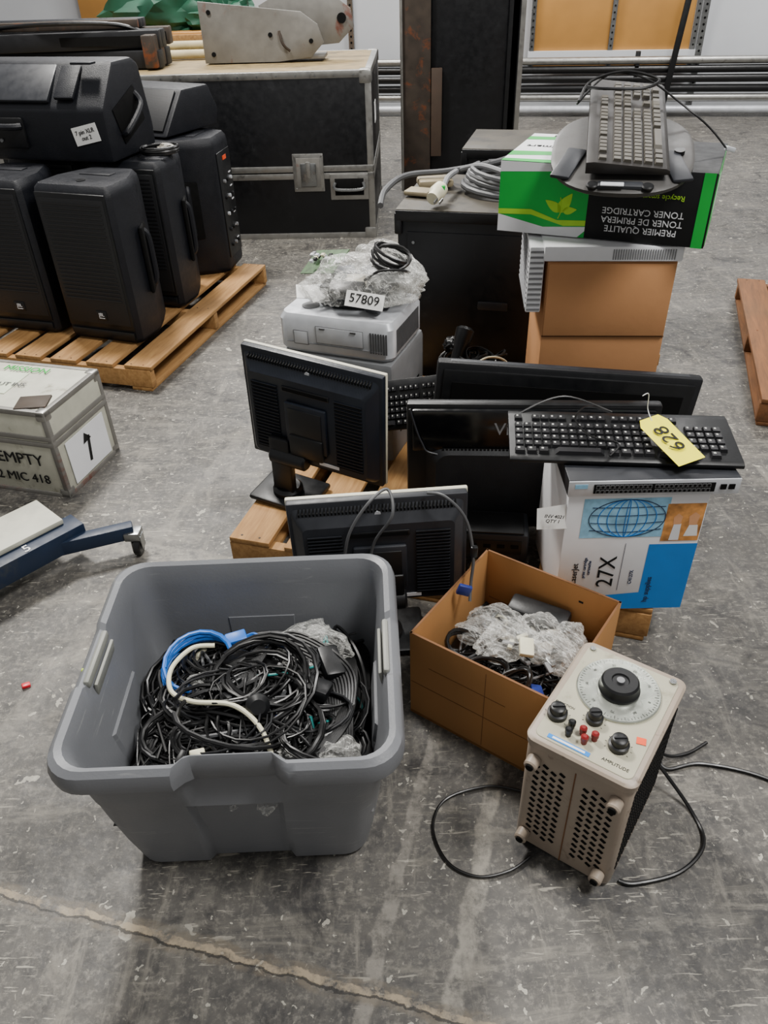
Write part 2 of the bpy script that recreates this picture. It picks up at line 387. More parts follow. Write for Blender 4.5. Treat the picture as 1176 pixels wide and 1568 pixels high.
for i in range(46):
    r=random.Random(i*3+1);x=r.uniform(-.15,.17);y=r.uniform(-.13,.13);rx=r.uniform(.05,.13);ry=rx*r.uniform(.55,.95)
    rx=min(rx,.255-abs(x));ry=min(ry,.230-abs(y))
    coil(b,(x,y,zf(x,y)+r.uniform(-.005,.022)),rx,ry,r.choice([2,3,4,5]),r.choice([RUB]*9+[BLK2]),r.choice([.0024,.003,.0038,.0048]),(r.uniform(-18,18),r.uniform(-18,18),0),i,.3,.03)
for i in range(60):wander(b,-.255,.255,-.23,.23,lambda x,y:zf(x,y)+.012,[RUB,RUB,RUB,RUB,RUB,RUB,RUB,RUB,GRD,RUB,RUB,RUB,RUB,TEAL if i%3==0 else RUB][i%14],random.choice([.002,.0028,.0036,.0048]),i+50,n=7)
for i in range(14):
    P=[(-.08+i*.006,-.02,zf(0,0)+.02),(.0+i*.006,.10+i*.004,.265+.003*i),(.12+.008*i,.05,.262+.002*i),(.16+.005*i,-.07,.245),(.12+.008*i,-.19,.225)]
    b.tube(P,.0044,RUB,6,9)
for i in range(12):
    P=[(-.11,.03+.004*i,.27),(-.04,.11-.004*i,.295),(.04,.04+.007*i,.292),(.01+.008*i,-.1,.265),(-.07+.01*i,-.19,.235)]
    b.tube(P,.0033,RUB,6,9)
for i in range(8):
    P=[(.20,.20-.01*i,.23),(.235-.003*i,.08,.26),(.225-.004*i,-.06,.255),(.17-.006*i,-.15,.25)];b.tube(P,.0045,RUB,6,8)
for i in range(6):
    P=[(-.24,-.18+.01*i,.21),(-.20+.006*i,-.05,.24),(-.10,.03+.01*i,.28),(.02,.05+.008*i,.30)];b.tube(P,.003,RUB,6,8)
for k in range(4):coil(b,(-.125,.09,.262+.010*k),.088-.003*k,.075,1.6,BLUEC,.0046,(10,-8,20*k),90+k,.12,.010)
b.tube([(-.06,.15,.27),(-.01,.17,.285),(.01,.15,.29),(.02,.12,.285)],.005,BLUEC,6,5)
b.box((-.045,.155,.29),(.05,.03,.02),BLUEC,.004,rot=(10,0,20))
b.tube([(-.09,.125,.300),(-.14,.115,.305),(-.178,.06,.30),(-.165,-.01,.305),(-.11,-.05,.314),(-.02,-.072,.322),(.04,-.12,.300),(.075,-.20,.262)],.0054,WHC,8,9)
for i in range(34):
    r=random.Random(i+300);x=r.uniform(-.21,.21);y=r.uniform(-.19,.17);m=r.choice([BLK,BLK,BLK,BLK,VIOL,TEAL,GRC,BLK2,WHC])
    b.box((x,y,zf(x,y)+.022),(r.uniform(.010,.018),r.uniform(.025,.045),.009),m,.003,rot=(r.uniform(-30,30),r.uniform(-30,30),r.uniform(0,180)))
for x,y,a in ((.18,.07,20),(.14,-.0,70)):b.box((x,y,zf(x,y)+.035),(.05,.085,.03),BLK,.008,rot=(8,12,a))
b.bag((.08,.16,.255),(.085,.045,.035),2);b.bag((.165,.145,.26),(.055,.045,.04),3);b.bag((.07,-.19,.235),(.075,.035,.03),4);b.bag((.19,-.16,.23),(.05,.05,.03),5);b.bag((.10,.06,.27),(.04,.03,.02),8);b.bag((.0,-.19,.235),(.05,.03,.03),9);b.bag((-.11,.04,.26),(.04,.03,.03),10)
b.box((.05,-.19,.25),(.02,.05,.012),PAPER,.003,rot=(10,10,30))
b.cyl((.03,-.07,.315),.026,.035,BLK,rot=(50,20,0),bev=.01)
b.done((-.312,1.135,0),(0,0,1))
# ---------------- open cardboard box ----------------
b=B('cardboard_box');w,d,h,th=.375,.375,.285,.006
b.box((0,0,.006),(w,d,.008),CARD)
for s_ in (-1,1):
    b.box((0,s_*(d/2-th/2),h/2),(w,th,h),CARD,.001);b.box((s_*(w/2-th/2),0,h/2),(th,d-.01,h),CARD,.001)
    b.box((0,s_*(d/2-th/2),h+.0005),(w,th*.9,.001),CARDD);b.box((s_*(w/2-th/2),0,h+.0005),(th*.9,d,.001),CARDD)
b.box((0,-d/2-.0006,h*.42),(w*.98,.0006,.0015),CARDD);b.box((-.03,-d/2-.0006,h*.68),(w*.55,.0006,.0012),CARDD)
b.box((.02,-d/2-.0008,h/2),(.001,.0006,h*.9),CARDD);b.box((0,d/2-th-.001,h*.45),(w*.9,.0006,.002),CARDD);b.box((.09,d/2-th-.001,h*.84),(.012,.0006,.006),INK)
b.done((.313,1.332,0),(0,0,-36.5))
b=B('bagged_cable_bundle')
zf2=lambda x,y:.135+.03*noise.noise(Vector((x*8,y*8,7)))+.02*math.exp(-(x*x+y*y)/.01)
heapdome(b,.172,.172,zf2,.1,RUB)
for i in range(12):
    r=random.Random(i+20);x=r.uniform(-.10,.09);y=r.uniform(-.11,.08);coil(b,(x,y,zf2(x,y)+.01),.06,.045,4,RUB,.003,(r.uniform(-15,15),r.uniform(-15,15),0),i+400,.2,.02)
for i in range(26):wander(b,-.16,.16,-.16,.16,zf2,RUB if i%7 else GRC,.003,i+700,n=7)
coil(b,(-.10,-.07,.19),.05,.038,7,RUB,.0035,(10,20,30),77,.2,.03);coil(b,(.05,-.115,.18),.055,.03,7,RUB,.0035,(10,-20,60),78,.2,.03);coil(b,(-.02,-.10,.18),.05,.03,6,RUB,.003,(10,-10,20),79,.2,.03)
mtb=mat('bag_contents','#77736a',.4,var=.6,scale=40)
for i,(x,y,z,a,c,e) in enumerate(((-.07,.05,.185,.07,.05,.035),(.03,.07,.185,.07,.05,.035),(-.02,-.01,.195,.07,.05,.035),(.09,.03,.185,.06,.05,.04),(.10,.09,.185,.05,.04,.04),(-.10,.0,.18,.05,.05,.03))):b.bag((x,y,z),(a,c,e),20+i)
LB=mat('light_small_part','#9c9789',.5,var=.3,scale=50)
for i,(x,y,z) in enumerate(((-.03,.02,.175),(.06,.05,.17),(-.08,.05,.165),(.02,.09,.165))):b.box((x,y,z),(.05,.03,.02),LB,.006,rot=(10,5,i*50));coil(b,(x,y,z+.012),.035,.022,3,[RUB,GRC,WHC,RUB][i],.0025,(10,5,i*40),33+i,.2,.02)
for i in range(14):
    r=random.Random(i+61);b.box((r.uniform(-.11,.12),r.uniform(-.05,.10),.192),(.012,.03,.009),r.choice([BLK,GRC,WHC,STEEL,LB]),.002,rot=(r.uniform(-20,20),0,r.uniform(0,180)))
b.box((.04,-.02,.222),(.035,.05,.014),WHC,.003,rot=(10,8,30))
b.box((.0,.135,.19),(.16,.06,.035),BLK,.01,rot=(8,0,6))
b.box((.11,-.10,.18),(.03,.04,.018),VIOL,.004,rot=(0,20,40))
b.done((.313,1.332,0),(0,0,-36.5))
# ---------------- function generator ----------------
b=B('function_generator');w,d,h=.216,.300,.347
T=Matrix.Translation
b.prism([p[:2] for p in rr(w/2,d/2,.018,0,2,4)],h-.02,BEIGE,T((0,0,.0)),.002)
b.loft([rr(w/2+.003,d/2+.003,.022,h-.022,3,5),rr(w/2+.004,d/2+.004,.022,h-.004,3,5),rr(w/2-.001,d/2-.001,.02,h,3,5)],BEIGE)
b.loft([rr(w/2-.010,d/2-.010,.014,h,3,5),rr(w/2-.011,d/2-.011,.014,h+.0015,3,5)],BEIGET)
b.lathe([(.084,h+.001),(.084,h+.005),(.082,h+.007),(.05,h+.007)],DIAL,T((.0,.05,0)),64)
for i in range(72):
    a=i*5*math.pi/180;l=.008 if i%3==0 else .004
    b.box((.0+(.079-l/2)*math.cos(a),.05+(.079-l/2)*math.sin(a),h+.0073),(l,.0007,.0006),INK,rot=(0,0,i*5))
for i in range(0,360,40):b.text(str(i//4),(.063*math.cos(D(i)),.05+.063*math.sin(D(i)),h+.0073),.008,INK,(0,0,i-90),ex=.0002)
b.lathe([(.042,h+.006),(.042,h+.012),(.039,h+.016),(.038,h+.030),(.034,h+.034),(.018,h+.034),(.016,h+.031)],BLK,T((.0,.05,0)),40)
b.cyl((0,.05,h+.033),.008,.004,GRC)
for (x,y,r) in ((-.078,-.075,.020),(-.012,-.047,.017),(.05,-.080,.020)):
    b.lathe([(r,h+.001),(r,h+.012),(r*.8,h+.014),(r*.75,h+.026),(r*.6,h+.028)],BLK,T((x,y,0)),24)
    b.box((x,y,h+.029),(r*1.2,.003,.003),BLK2,rot=(0,0,35))
    for i in range(9):
        a=D(-120+i*30+90);b.box((x+(r+.005)*math.cos(a),y+(r+.005)*math.sin(a),h+.0018),(.003,.0008,.0006),INK,rot=(0,0,-120+i*30+90))
for x,y,m in ((-.042,-.088,BLK),(-.040,-.108,BLK),(-.018,-.090,RED),(-.008,-.108,RED),(.006,-.090,RED)):b.lathe([(.006,h),(.006,h+.01),(.0075,h+.011),(.0075,h+.02),(.004,h+.023)],m,T((x,y,0)),16)
b.box((-.03,-.129,h+.002),(.085,.010,.001),BLUE);b.box((-.03,-.129,h+.0026),(.066,.005,.0006),WHITE)
b.text('AMPLITUDE',(.060,-.122,h+.002),.010,INK,(0,0,0),ex=.0002);b.text('FUNCTION',(-.075,-.043,h+.002),.008,INK,(0,0,0),ex=.0002);b.text('RANGE',(-.012,-.022,h+.002),.007,INK,(0,0,0),ex=.0002)
b.box((.082,-.045,h+.0025),(.018,.016,.001),ORG,rot=(0,0,15));b.cyl((.085,.132,h+.003),.007,.006,STEEL);b.cyl((-.088,.130,h+.003),.006,.006,STEEL)
b.box((0,-d/2-.001,h/2-.02),(.002,.002,h-.04),CARDD)
for gx in (-.051,.051):
    for i in range(4):
        for j in range(13):
            z=.042+j*.0192+(.009 if i%2 else 0);x=gx+(i-1.5)*.0175
            b.box((x,-d/2-.0008,z),(.0125,.0024,.0075),VOID,.001,rot=(0,28,0),seg=1)
for i in range(13):
    for j in range(15):
        b.box((w/2+.0008,-.12+i*.0195,.04+j*.018),(.0024,.0125,.0085),VOID,rot=(20,0,0))
for x in (-.084,.084):
    for z in (.035,.290):
        b.cyl((x,-d/2-.012,z),.014,.026,BEIGE,'y',16,bev=.003);b.cyl((x,-d/2-.026,z),.008,.004,VOID,'y',12)
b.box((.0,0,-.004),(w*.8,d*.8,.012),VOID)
b.done((.437,.995,.01),(0,0,-36))
b=B('power_cord')
b.tube([(.605,1.145,.10),(.63,1.12,.03),(.65,1.09,.006),(.74,1.10,.006),(.88,1.05,.006),(1.0,.93,.006)],.0045,RUB,8,10)
b.tube([(.61,1.14,.08),(.65,1.12,.02),(.71,1.13,.006),(.77,1.16,.006)],.004,RUB,8,8)
b.tube([(.615,1.06,.06),(.67,.98,.006),(.67,.90,.006),(.60,.84,.006),(.50,.818,.006),(.465,.825,.006)],.0045,RUB,8,10)
b.tube([(.295,1.045,.006),(.22,1.06,.006),(.12,1.03,.006),(.085,.96,.006),(.11,.88,.006),(.17,.845,.006),(.24,.855,.006),(.29,.885,.006)],.0032,RUB,8,10)
b.done()
# ---------------- printer supply box, switch, keyboard, tags ----------------
b=B('printer_cartridge_box');w,d,h=.345,.30,.382
b.box((0,0,h/2),(w,d,h),WHITE,.002);F=-d/2
def fq(poly,m,o,y=None):
    yy=(F if y is None else y)-o
    b.raw([(p[0],yy,p[1]) for p in poly],[tuple(range(len(poly)))],m)
fq([(.05,.001),(w/2,.001),(w/2,.225),(.05,.225)],BLUE,.0006)
fq([(-w/2+.002,.001),(.05,.001),(.05,.06),(-.06,.05),(-w/2+.002,.04)],BLUE,.0006)
fq([(-w/2+.04,.25),(.08,.25),(.08,h-.01),(-w/2+.04,h-.01)],LBLUE,.0007)
fq([(.075,.235),(w/2-.003,.235),(w/2-.003,h-.03),(.075,h-.03)],PHOTO,.0009)
SK=mat('skin_print','#d9a074',.5)
fq([(.095,.238),(.12,.238),(.118,.29),(.10,.29)],WHITE,.0012);fq([(.13,.25),(.165,.25),(.16,.285),(.14,.29)],PAPER,.0012);fq([(.137,.285),(.157,.285),(.160,.315),(.147,.325),(.134,.312)],SK,.0013);fq([(.098,.288),(.116,.288),(.118,.312),(.106,.322),(.096,.310)],SK,.0013)
for k in range(5):
    pts=[(-.02+.095*math.cos(u)*(1-k*.24),F-.001,.31+.058*math.sin(u)) for u in [i*2*math.pi/40 for i in range(40)]]
    b.tube(pts,.0013,BLUE if k else NAVY,4,closed=True)
for k in (-.035,-.012,.012,.035):b.tube([(-.02-.09,F-.001,.31+k),(-.02,F-.001,.305+k*1.1),(-.02+.09,F-.001,.31+k)],.0012,NAVY,4,4)
b.text('27X',(-.045,F-.001,.135),.062,INK,(90,-90,0));b.text('LaserJet',(-.13,F-.001,.13),.022,INK,(90,-90,0))
b.text('print cartridge\ncartouche',(-.100,F-.001,.15),.012,NAVY,(90,-90,0));b.text('C4127X',(.02,F-.001,.115),.014,NAVY,(90,-90,0))
b.box((-.010,F-.001,.15),(.001,.0006,.16),NAVY)
fq([(-.165,.05),(-.135,.05),(-.135,.085),(-.165,.085)],BLUE,.001)
b.text('hp supplies',(.07,F-.001,.07),.02,NAVY,(90,-90,0))
b.box((0,0,h+.0005),(w*.98,.05,.001),mat('tape','#b8b4a2',.2))
b.done((.627,1.665,.123),(0,0,-1))
b=B('network_switch');w,d,h=.41,.24,.045
b.box((0,0,h/2),(w,d,h),GRAPH,.002);b.box((0,-d/2-.002,h/2),(w,.004,h-.002),SILV,.001)
b.box((.0,-d/2-.005,h/2),(.29,.003,.026),VOID,.001)
for j in range(2):
    for i in range(24):
        x=-.135+i*.0112+(.006 if i>=12 else 0);b.box((x,-d/2-.0066,.0155+j*.0135),(.0095,.001,.010),GRC);b.box((x,-d/2-.0073,.0155+j*.0135),(.0068,.001,.0072),VOID)
for x in (.165,.185):b.box((x,-d/2-.005,h/2),(.014,.003,.014),VOID)
b.box((-.175,-d/2-.0045,.03),(.03,.001,.012),LBLUE)
b.done((.655,1.63,.507),(0,0,-1.5))
def keyboard(name,w,d,mb,mk,loc,rot,leg=True,th=.018):
    b=B(name)
    b.prism([(-d/2,0),(d/2,0),(d/2,th+.008),(d/2-.02,th+.01),(-d/2+.01,th*.75),(-d/2,th*.5)],w,mb,T((-w/2,0,0))@Matrix(((0,0,1,0),(1,0,0,0),(0,1,0,0),(0,0,0,1))),.0015)
    u=w*.93/22.5
    def zt(y):return th*.75+(y+d/2)/d*(th*.25+.010)
    ky=d*.62/5;tilt=math.degrees(math.atan2(th*.25+.01,d))
    for r in range(6):
        y=-d*.36+r*ky+(d*.05 if r==5 else 0)
        if r==5:xs=[0]+[2+i for i in range(4)]+[6.5+i for i in range(4)]+[11+i for i in range(4)]+[15.5,16.5,17.5]
        elif r==0:xs=[0,1.3,2.6,None,10.2,11.5,12.8,14,15.5,16.5,17.5,19,21]
        else:xs=list(range(15))+([15.5,16.5,17.5] if r in(3,4) else ([16.5] if r==1 else []))+[19,20,21,22]
        for x in xs:
            kw=u*.86
            if x is None:x=3.9+2.6;kw=u*5.2
            X=-w*.465+u*(x+.25)*(.97)
            if r==0 and kw<u:kw=u*1.05
            b.box((X,y,zt(y)+.004),(kw,ky*.82,.009),mk,rot=(tilt,0,0),top=(.84,.80))
            if leg and kw<u*2:b.box((X-kw*.12,y+ky*.08,zt(y)+.0089),(kw*.24,ky*.24,.0006),LEG,rot=(tilt,0,0))
    return b.done(loc,rot)
keyboard('computer_keyboard',.56,.215,BLK,KEY,(.607,1.672,.557),(0,0,-7))
b=B('auction_tag')
b.raw([(-.040,-.085,0),(.040,-.085,.003),(.042,.06,.006),(.028,.082,.008),(-.028,.082,.004),(-.041,.06,.002)],[(0,1,2,3,4,5)],YEL)
b.text('628',(0,.0,.0065),.060,INK,(2,0,90),ex=.0004)
b.tube([(0,.07,.005),(.005,.10,.02),(.0,.11,.06),(-.025,.105,.065)],.0012,WHITE,5,6)
b.done((.705,1.605,.602),(12,0,24))
b=B('paper_label');b.raw([(-.04,0,-.03),(.045,.01,-.05),(.05,.02,.02),(-.045,.0,.035)],[(0,1,2,3)],PAPER)
b.text('INV 4021\nQTY 1',(0,-.004,-.002),.014,INK,(90,14,0));b.done((.415,1.50,.455),(0,0,10))
b=B('keyboard_cable');b.tube([(.62,1.80,.57),(.55,1.79,.60),(.50,1.72,.605),(.52,1.64,.60),(.58,1.60,.60),(.55,1.56,.59)],.0025,RUB,6,8)
b.tube([(.62,1.80,.575),(.50,1.85,.60),(.38,1.80,.585),(.36,1.76,.57)],.0025,RUB,6,8);b.done()
# ---------------- monitors ----------------
def monitor(loc,rot,w,h,rim,m,base=None):
    b=B('computer_monitor')
    b.box((0,.0,h/2),(w,.028,h),m,.006);b.box((0,.012,h/2),(w+.004,.014,h+.004),rim,.004)
    b.box((0,.0195,h/2),(w-.04,.002,h-.045),VOID)
    def q(hw,hh,y,cz):return [(p[0],y,cz+p[1]) for p in rr(hw,hh,.015,0,2,3)]
    b.loft([q(w*.48,h*.46,-.012,h*.5),q(w*.46,h*.43,-.026,h*.48),q(w*.42,h*.37,-.048,h*.47)],m)
    Y=-.0485
    b.box((0,Y-.006,h*.45),(w*.30,.014,h*.42),m,.006);b.box((0,Y-.014,h*.45),(w*.24,.004,h*.34),BLK,.003)
    b.box((0,Y-.001,h*.76),(w*.34,.004,.018),BLK,.002);b.box((0,Y-.003,h*.76),(w*.32,.002,.011),VOID)
    for s_ in (-1,1):
        for i in range(20):
            b.box((s_*w*.30,Y-.0008,h*.16+i*h*.031),(w*.19,.0022,.004),VOID)
            b.box((s_*w*.30,Y-.002,h*.16+i*h*.031+.005),(w*.19,.003,.003),m)
    for i in range(44):b.box((-w*.43+i*w*.02,-.02,h*.93),(.0035,.018,.012),VOID,rot=(18,0,0))
    b.box((.07,Y-.0015,h*.14),(.07,.001,.012),WHITE);b.cyl((-.0,-.028,h*.90),.008,.004,SILV,'y',16)
    if base:
        bx,bz=base
        b.box((bx,-.055,(h*.30+bz)/2),(.075,.03,h*.30-bz),BLK,.008);b.box((0,Y-.012,h*.28),(.12,.02,.08),BLK,.008);b.cyl((bx*.7,-.055,h*.12),.03,.13,BLK,'x',20,bev=.006)
        b.box((bx,-.03,bz+.01),(.22,.17,.02),BLK,.009);b.lathe([(.05,0),(.05,.02),(.04,.03)],BLK,T((bx,-.04,bz+.015)),24)
    return b.done(loc,rot)
monitor((-.205,2.085,.253),(3,3,-27),.475,.388,CREAM,DKBLUE,(-.10,-.128))
monitor((-.012,1.590,.13),(2,-1,2),.46,.355,CREAM,GRAPH,(.0,-.122))
b=B('computer_monitor');w,h=.72,.41
GB=mat('gloss_black','#08090b',.18)
b.box((0,0,h/2),(w,.035,h),BLK,.008);b.box((0,-.022,h*.80),(w-.03,.02,h*.34),GB,.008)
b.loft([[(p[0],-.017,h*.36+p[1]) for p in rr(w*.42,h*.32,.04,0,3,4)],[(p[0],-.05,h*.36+p[1]) for p in rr(w*.38,h*.27,.04,0,3,4)]],BLK2)
b.tube([(-w/2+.01,-.034,h*.98),(-w*.44,-.036,h*.72),(-w*.38,-.037,h*.62),(-w*.1,-.037,h*.60),(w*.3,-.037,h*.6)],.003,GRAPH,6,8)
for i in range(30):b.box((-w*.35+i*.011,-.035,h*.645),(.006,.004,.014),VOID)
b.text('Vi',(-w/2+.275,-.0335,h*.82),.055,GRC)
b.box((.05,.0,-.0),(.3,.09,.012),BLK,.005)
b.done((.435,1.935,.130),(0,0,-5))
b=B('television');w,h=.80,.40
b.box((0,0,h/2),(w,.04,h),BLK2,.01);b.box((0,-.022,h/2+.005),(w-.04,.01,h-.05),BLK,.006);b.box((0,-.028,h*.5),(w-.10,.004,h-.12),VOID)
b.box((0,.0,h-.002),(w*.9,.02,.006),GRAPH,.002);b.box((0,.04,h*.4),(w*.5,.05,h*.6),BLK,.01)
b.done((.545,2.110,.158),(0,4.5,-4))
b=B('docking_station');b.box((0,0,.05),(.28,.12,.10),GRAPH,.012);b.box((0,-.005,.102),(.25,.10,.006),BLK,.003)
b.box((0,-.061,.055),(.24,.003,.05),BLK,.002)
for i in range(6):b.box((-.1+i*.04,-.063,.06),(.022,.002,.012),VOID)
b.done((.285,1.80,.121),(0,0,-8))
b=B('monitor_cable')
b.tube([(-.11,1.50,.30),(-.09,1.50,.42),(-.04,1.52,.50),(.01,1.56,.515),(.02,1.50,.48),(-.03,1.51,.38),(-.05,1.50,.25)],.0040,GRD,8,10)
b.tube([(.11,1.56,.50),(.15,1.52,.515),(.20,1.50,.46),(.22,1.48,.36),(.215,1.46,.29),(.21,1.43,.25)],.0040,GRD,8,10)
b.box((.222,1.482,.37),(.018,.014,.035),BLK,.004);b.box((.195,1.435,.285),(.035,.012,.03),VIOL,.003,rot=(0,20,0))
b.done()
# ---------------- projector + bagged parts ----------------
b=B('video_projector');w,d,h=.41,.30,.13
b.loft([rr(w/2-.01,d/2-.01,.03,0,4,5),rr(w/2,d/2,.035,.015,4,5),rr(w/2,d/2,.035,h-.02,4,5),rr(w/2-.012,d/2-.012,.03,h,4,5)],SILV)
b.box((0,-d/2-.0005,h*.28),(w*.84,.004,.0025),GRC);b.box((.02,-d/2-.001,h*.55),(.17,.004,.06),GRC,.002);b.box((.02,-d/2-.002,h*.55),(.165,.004,.055),SILV,.002)
for x in (-.04,.07):b.box((x,-d/2-.005,h*.72),(.02,.003,.006),GRD,.001)
b.box((-.12,-d/2-.001,h*.42),(.055,.004,.05),GRC,.002);b.box((-.12,-d/2-.002,h*.42),(.048,.004,.043),SILV,.002)
for i in range(20):b.box((w/2+.0005,-.11+i*.011,h*.5),(.003,.006,h*.6),GRD)
for i in range(7):b.box((.13+i*.009,-d/2-.001,h*.5),(.005,.003,.07),GRD)
b.cyl((-.12,-.06,h+.001),.03,.003,GRC,'z',24)
b.done((-.088,2.505,.499),(0,0,-22))
b=B('desktop_printer');w,d,h=.41,.33,.375
b.box((0,0,h/2),(w,d,h),mat('printer_grey','#6b6d6f',.5),.02);b.box((0,-d/2-.003,.12),(w*.8,.012,.08),GRAPH,.005);b.box((0,-d/2-.004,.27),(w*.8,.008,.004),VOID)
for i in range(5):b.box((w/2+.0005,0,.1+i*.03),(.003,.2,.008),VOID)
b.done((-.085,2.51,.123),(0,0,-22))
b=B('bagged_computer_parts')
b.box((.01,.02,.035),(.24,.16,.07),GRAPH,.012,rot=(0,0,5));b.box((.08,.05,.085),(.14,.10,.05),mat('part_grey','#5a5c60',.45),.01,rot=(8,-10,25))
b.box((.02,-.03,.08),(.07,.06,.02),LB,.004,rot=(20,0,15));b.box((-.06,.05,.08),(.08,.05,.02),BLUEST,.004,rot=(10,0,35))
b.bag((.03,.02,.06),(.17,.12,.08),51,Matrix.Rotation(.3,4,'Z'));b.bag((.09,.07,.085),(.12,.095,.09),52,Matrix.Rotation(-.5,4,'Z'));b.bag((-.09,-.03,.04),(.09,.07,.06),53,Matrix.Rotation(2.4,4,'Z'));b.bag((.13,.0,.06),(.08,.08,.07),54,Matrix.Rotation(1.0,4,'Z'))
b.box((.0,-.06,.045),(.12,.06,.08),BLK,.01,rot=(25,0,8));b.box((.10,-.085,.03),(.05,.04,.04),GRAPH,.006,rot=(10,0,-10))
b.box((-.12,.03,.115),(.16,.11,.003),PCB,rot=(28,-12,-20))
for i in range(16):
    r=random.Random(i);b.box((-.12+r.uniform(-.065,.065),.03+r.uniform(-.035,.035),.126+r.uniform(-.012,.012)),(.014,.01,.008),r.choice([INK,SILV,GRC,WHC]),rot=(28,-12,-20))
b.box((-.14,-.06,.04),(.09,.06,.003),PAPER,rot=(25,8,30));b.box((-.10,-.085,.045),(.06,.045,.003),PAPER,rot=(40,0,60))
b.box((.085,-.125,.06),(.125,.050,.002),PAPER,rot=(58,6,8));b.text('57809',(.085,-.1275,.063),.040,INK,(58,6,8),ex=.001)
for k in range(5):coil(b,(.12,.02,.150+.004*k),.065,.055,2,RUB,.0045,(28,0,20+25*k),800+k,.1,.015)
b.tube([(.06,-.06,.10),(.12,-.07,.14),(.18,-.02,.13),(.19,.03,.1)],.0045,RUB,6,8)
b.done((-.070,2.51,.630),(0,0,-22))
b=B('cable_tangle')
b.box((0,0,.10),(.26,.24,.20),BLK2,.02)
for i in range(12):
    r=random.Random(i+5);coil(b,(r.uniform(-.09,.10),r.uniform(-.09,.09),.215+r.uniform(0,.04)),.06,.04,3,RUB,.0035,(r.uniform(-30,30),r.uniform(-30,30),0),900+i,.2,.03)
b.lathe([(.02,0),(.024,.02),(.024,.07),(.032,.10),(.034,.14),(.02,.15)],BLK,T((-.06,0,.22))@RM((-30,10,0)),20)
b.blob((-.08,.08,.27),(.04,.035,.03),BLK,.3,3,4);b.tube([(.0,-.08,.25),(.06,-.02,.28),(.12,.03,.25),(.16,-.02,.2)],.004,WHC,6,8)
b.done((.335,2.56,.122),(0,0,-18))
keyboard('computer_keyboard',.42,.16,BLK,KEY,(.085,2.20,.40),(52,-12,-14),leg=True)
# ---------------- carton stack ----------------
b=B('cardboard_box');w,d,h=.375,.36,.705
b.box((0,0,h/2),(w,d,h),CARDL,.003);b.box((0,-d/2-.001,h*.67),(w,.002,.004),CARDD);b.box((.0,-d/2-.004,h*.835),(w*.985,.006,h*.32),CARDL,.002)
b.box((0,-d/2-.0015,h*.35),(w,.002,.002),CARDD)
b.done((.715,2.42,.123),(0,0,-5))
b=B('wooden_plank');b.box((0,0,.19),(.035,.16,.38),PLY,.003);b.box((.02,0,.32),(.012,.15,.04),PLY,.002);b.done((.935,2.45,.122),(0,0,-10))
b=B('desktop_computer');w=.40
b.box((0,0,.0225),(w,.38,.045),WHITE,.006)
for i in range(26):b.box((.0+i*.007,-.191,.022),(.003,.003,.03),GRC)
b.box((-.218,-.02,-.06),(.045,.32,.20),WHITE,.004)
for i in range(12):b.box((-.218,-.181,-.15+i*.016),(.04,.003,.006),GRC);b.box((-.2415,-.02,-.15+i*.016),(.002,.3,.006),GRC)
b.done((.715,2.42,.831),(0,0,-6))
b=B('toner_cartridge_box');w,d,h=.60,.40,.20
b.box((0,0,h/2),(w,d,h),INK,.002);F=-d/2
gx=-w/2+w*.44
fq([(-w/2,0),(gx,0),(gx,h),(-w/2,h)],GREEN,.0006);fq([(-w/2,0),(gx-.02,0),(gx,.02),(gx,.032),(-.16,.022),(-w/2,.05)],WHITE,.001)
fq([(-w/2,.05),(-.2,.055),(-.10,.03),(gx,.035),(gx,.05),(-.12,.045),(-.2,.07),(-w/2,.065)],LGREEN,.0014)
def leaf(cx,cz,l,wd,a):
    P=[]
    for i in range(20):
        u=i/20*2*math.pi;x=l/2*math.cos(u);z=wd/2*math.sin(u)*(1-.5*math.cos(u))*abs(math.sin(u))**.4
        P.append((cx+x*math.cos(a)-z*math.sin(a),cz+x*math.sin(a)+z*math.cos(a)))
    return P
for l in ((-.10,.095,.065,.03,1.0),(-.135,.085,.055,.025,2.6),(-.085,.075,.04,.02,.2)):b.raw([(p[0],F-.0016,p[1]) for p in leaf(*l)],[tuple(range(20))],LGREEN)
b.tube([(-.118,F-.0015,.05),(-.11,F-.0015,.075),(-.115,F-.0015,.11)],.0015,LGREEN,4,4)
fq([(-w/2,.17),(gx,.185),(gx,h),(-w/2,h)],WHITE,.001)
fq([(w/2-.035,0),(w/2-.005,0),(w/2-.005,h),(w/2-.035,h)],GREEN,.001)
b.box((w/2+.0006,0,h/2),(.001,d*.96,h*.96),GREEN)
b.box((w/2+.001,0,h/2),(.001,d*.3,h*.5),WHITE)
for s_,z,x in (('TONER CARTRIDGE',.085,.12),('TONER DE PRIMERA',.06,.12),('PREMIER QUALITE',.035,.12)):b.text(s_,(x,F-.001,z),.025,WHITE,(90,180,0))
b.text('Recycle smart',(.17,F-.001,.13),.02,LGREEN,(90,180,0))
zt_=h+.0008
def tq(poly,m,z=zt_):b.raw([(p[0],p[1],z) for p in poly],[tuple(range(len(poly)))],m)
tq([(-w/2,-d/2),(-.06,-d/2),(-.06,d/2),(-w/2,d/2)],WHITE)
tq([(-w/2,-.13),(-.06,-.08),(-.06,-.04),(-w/2,-.07)],GREEN,zt_+.0006);tq([(-w/2,.10),(-.06,.13),(-.06,.17),(-w/2,.15)],GREEN,zt_+.0006);tq([(-w/2,-d/2),(-.06,-d/2),(-.06,-.16),(-w/2,-.17)],GREEN,zt_+.0006)
b.text('Laser Smart',(-.18,.01,zt_+.0008),.04,INK,(0,0,180));b.box((-.2,.17,zt_),(.05,.03,.001),INK)
b.done((.735,2.475,.880),(0,0,-24))
b=B('keyboard_tray')
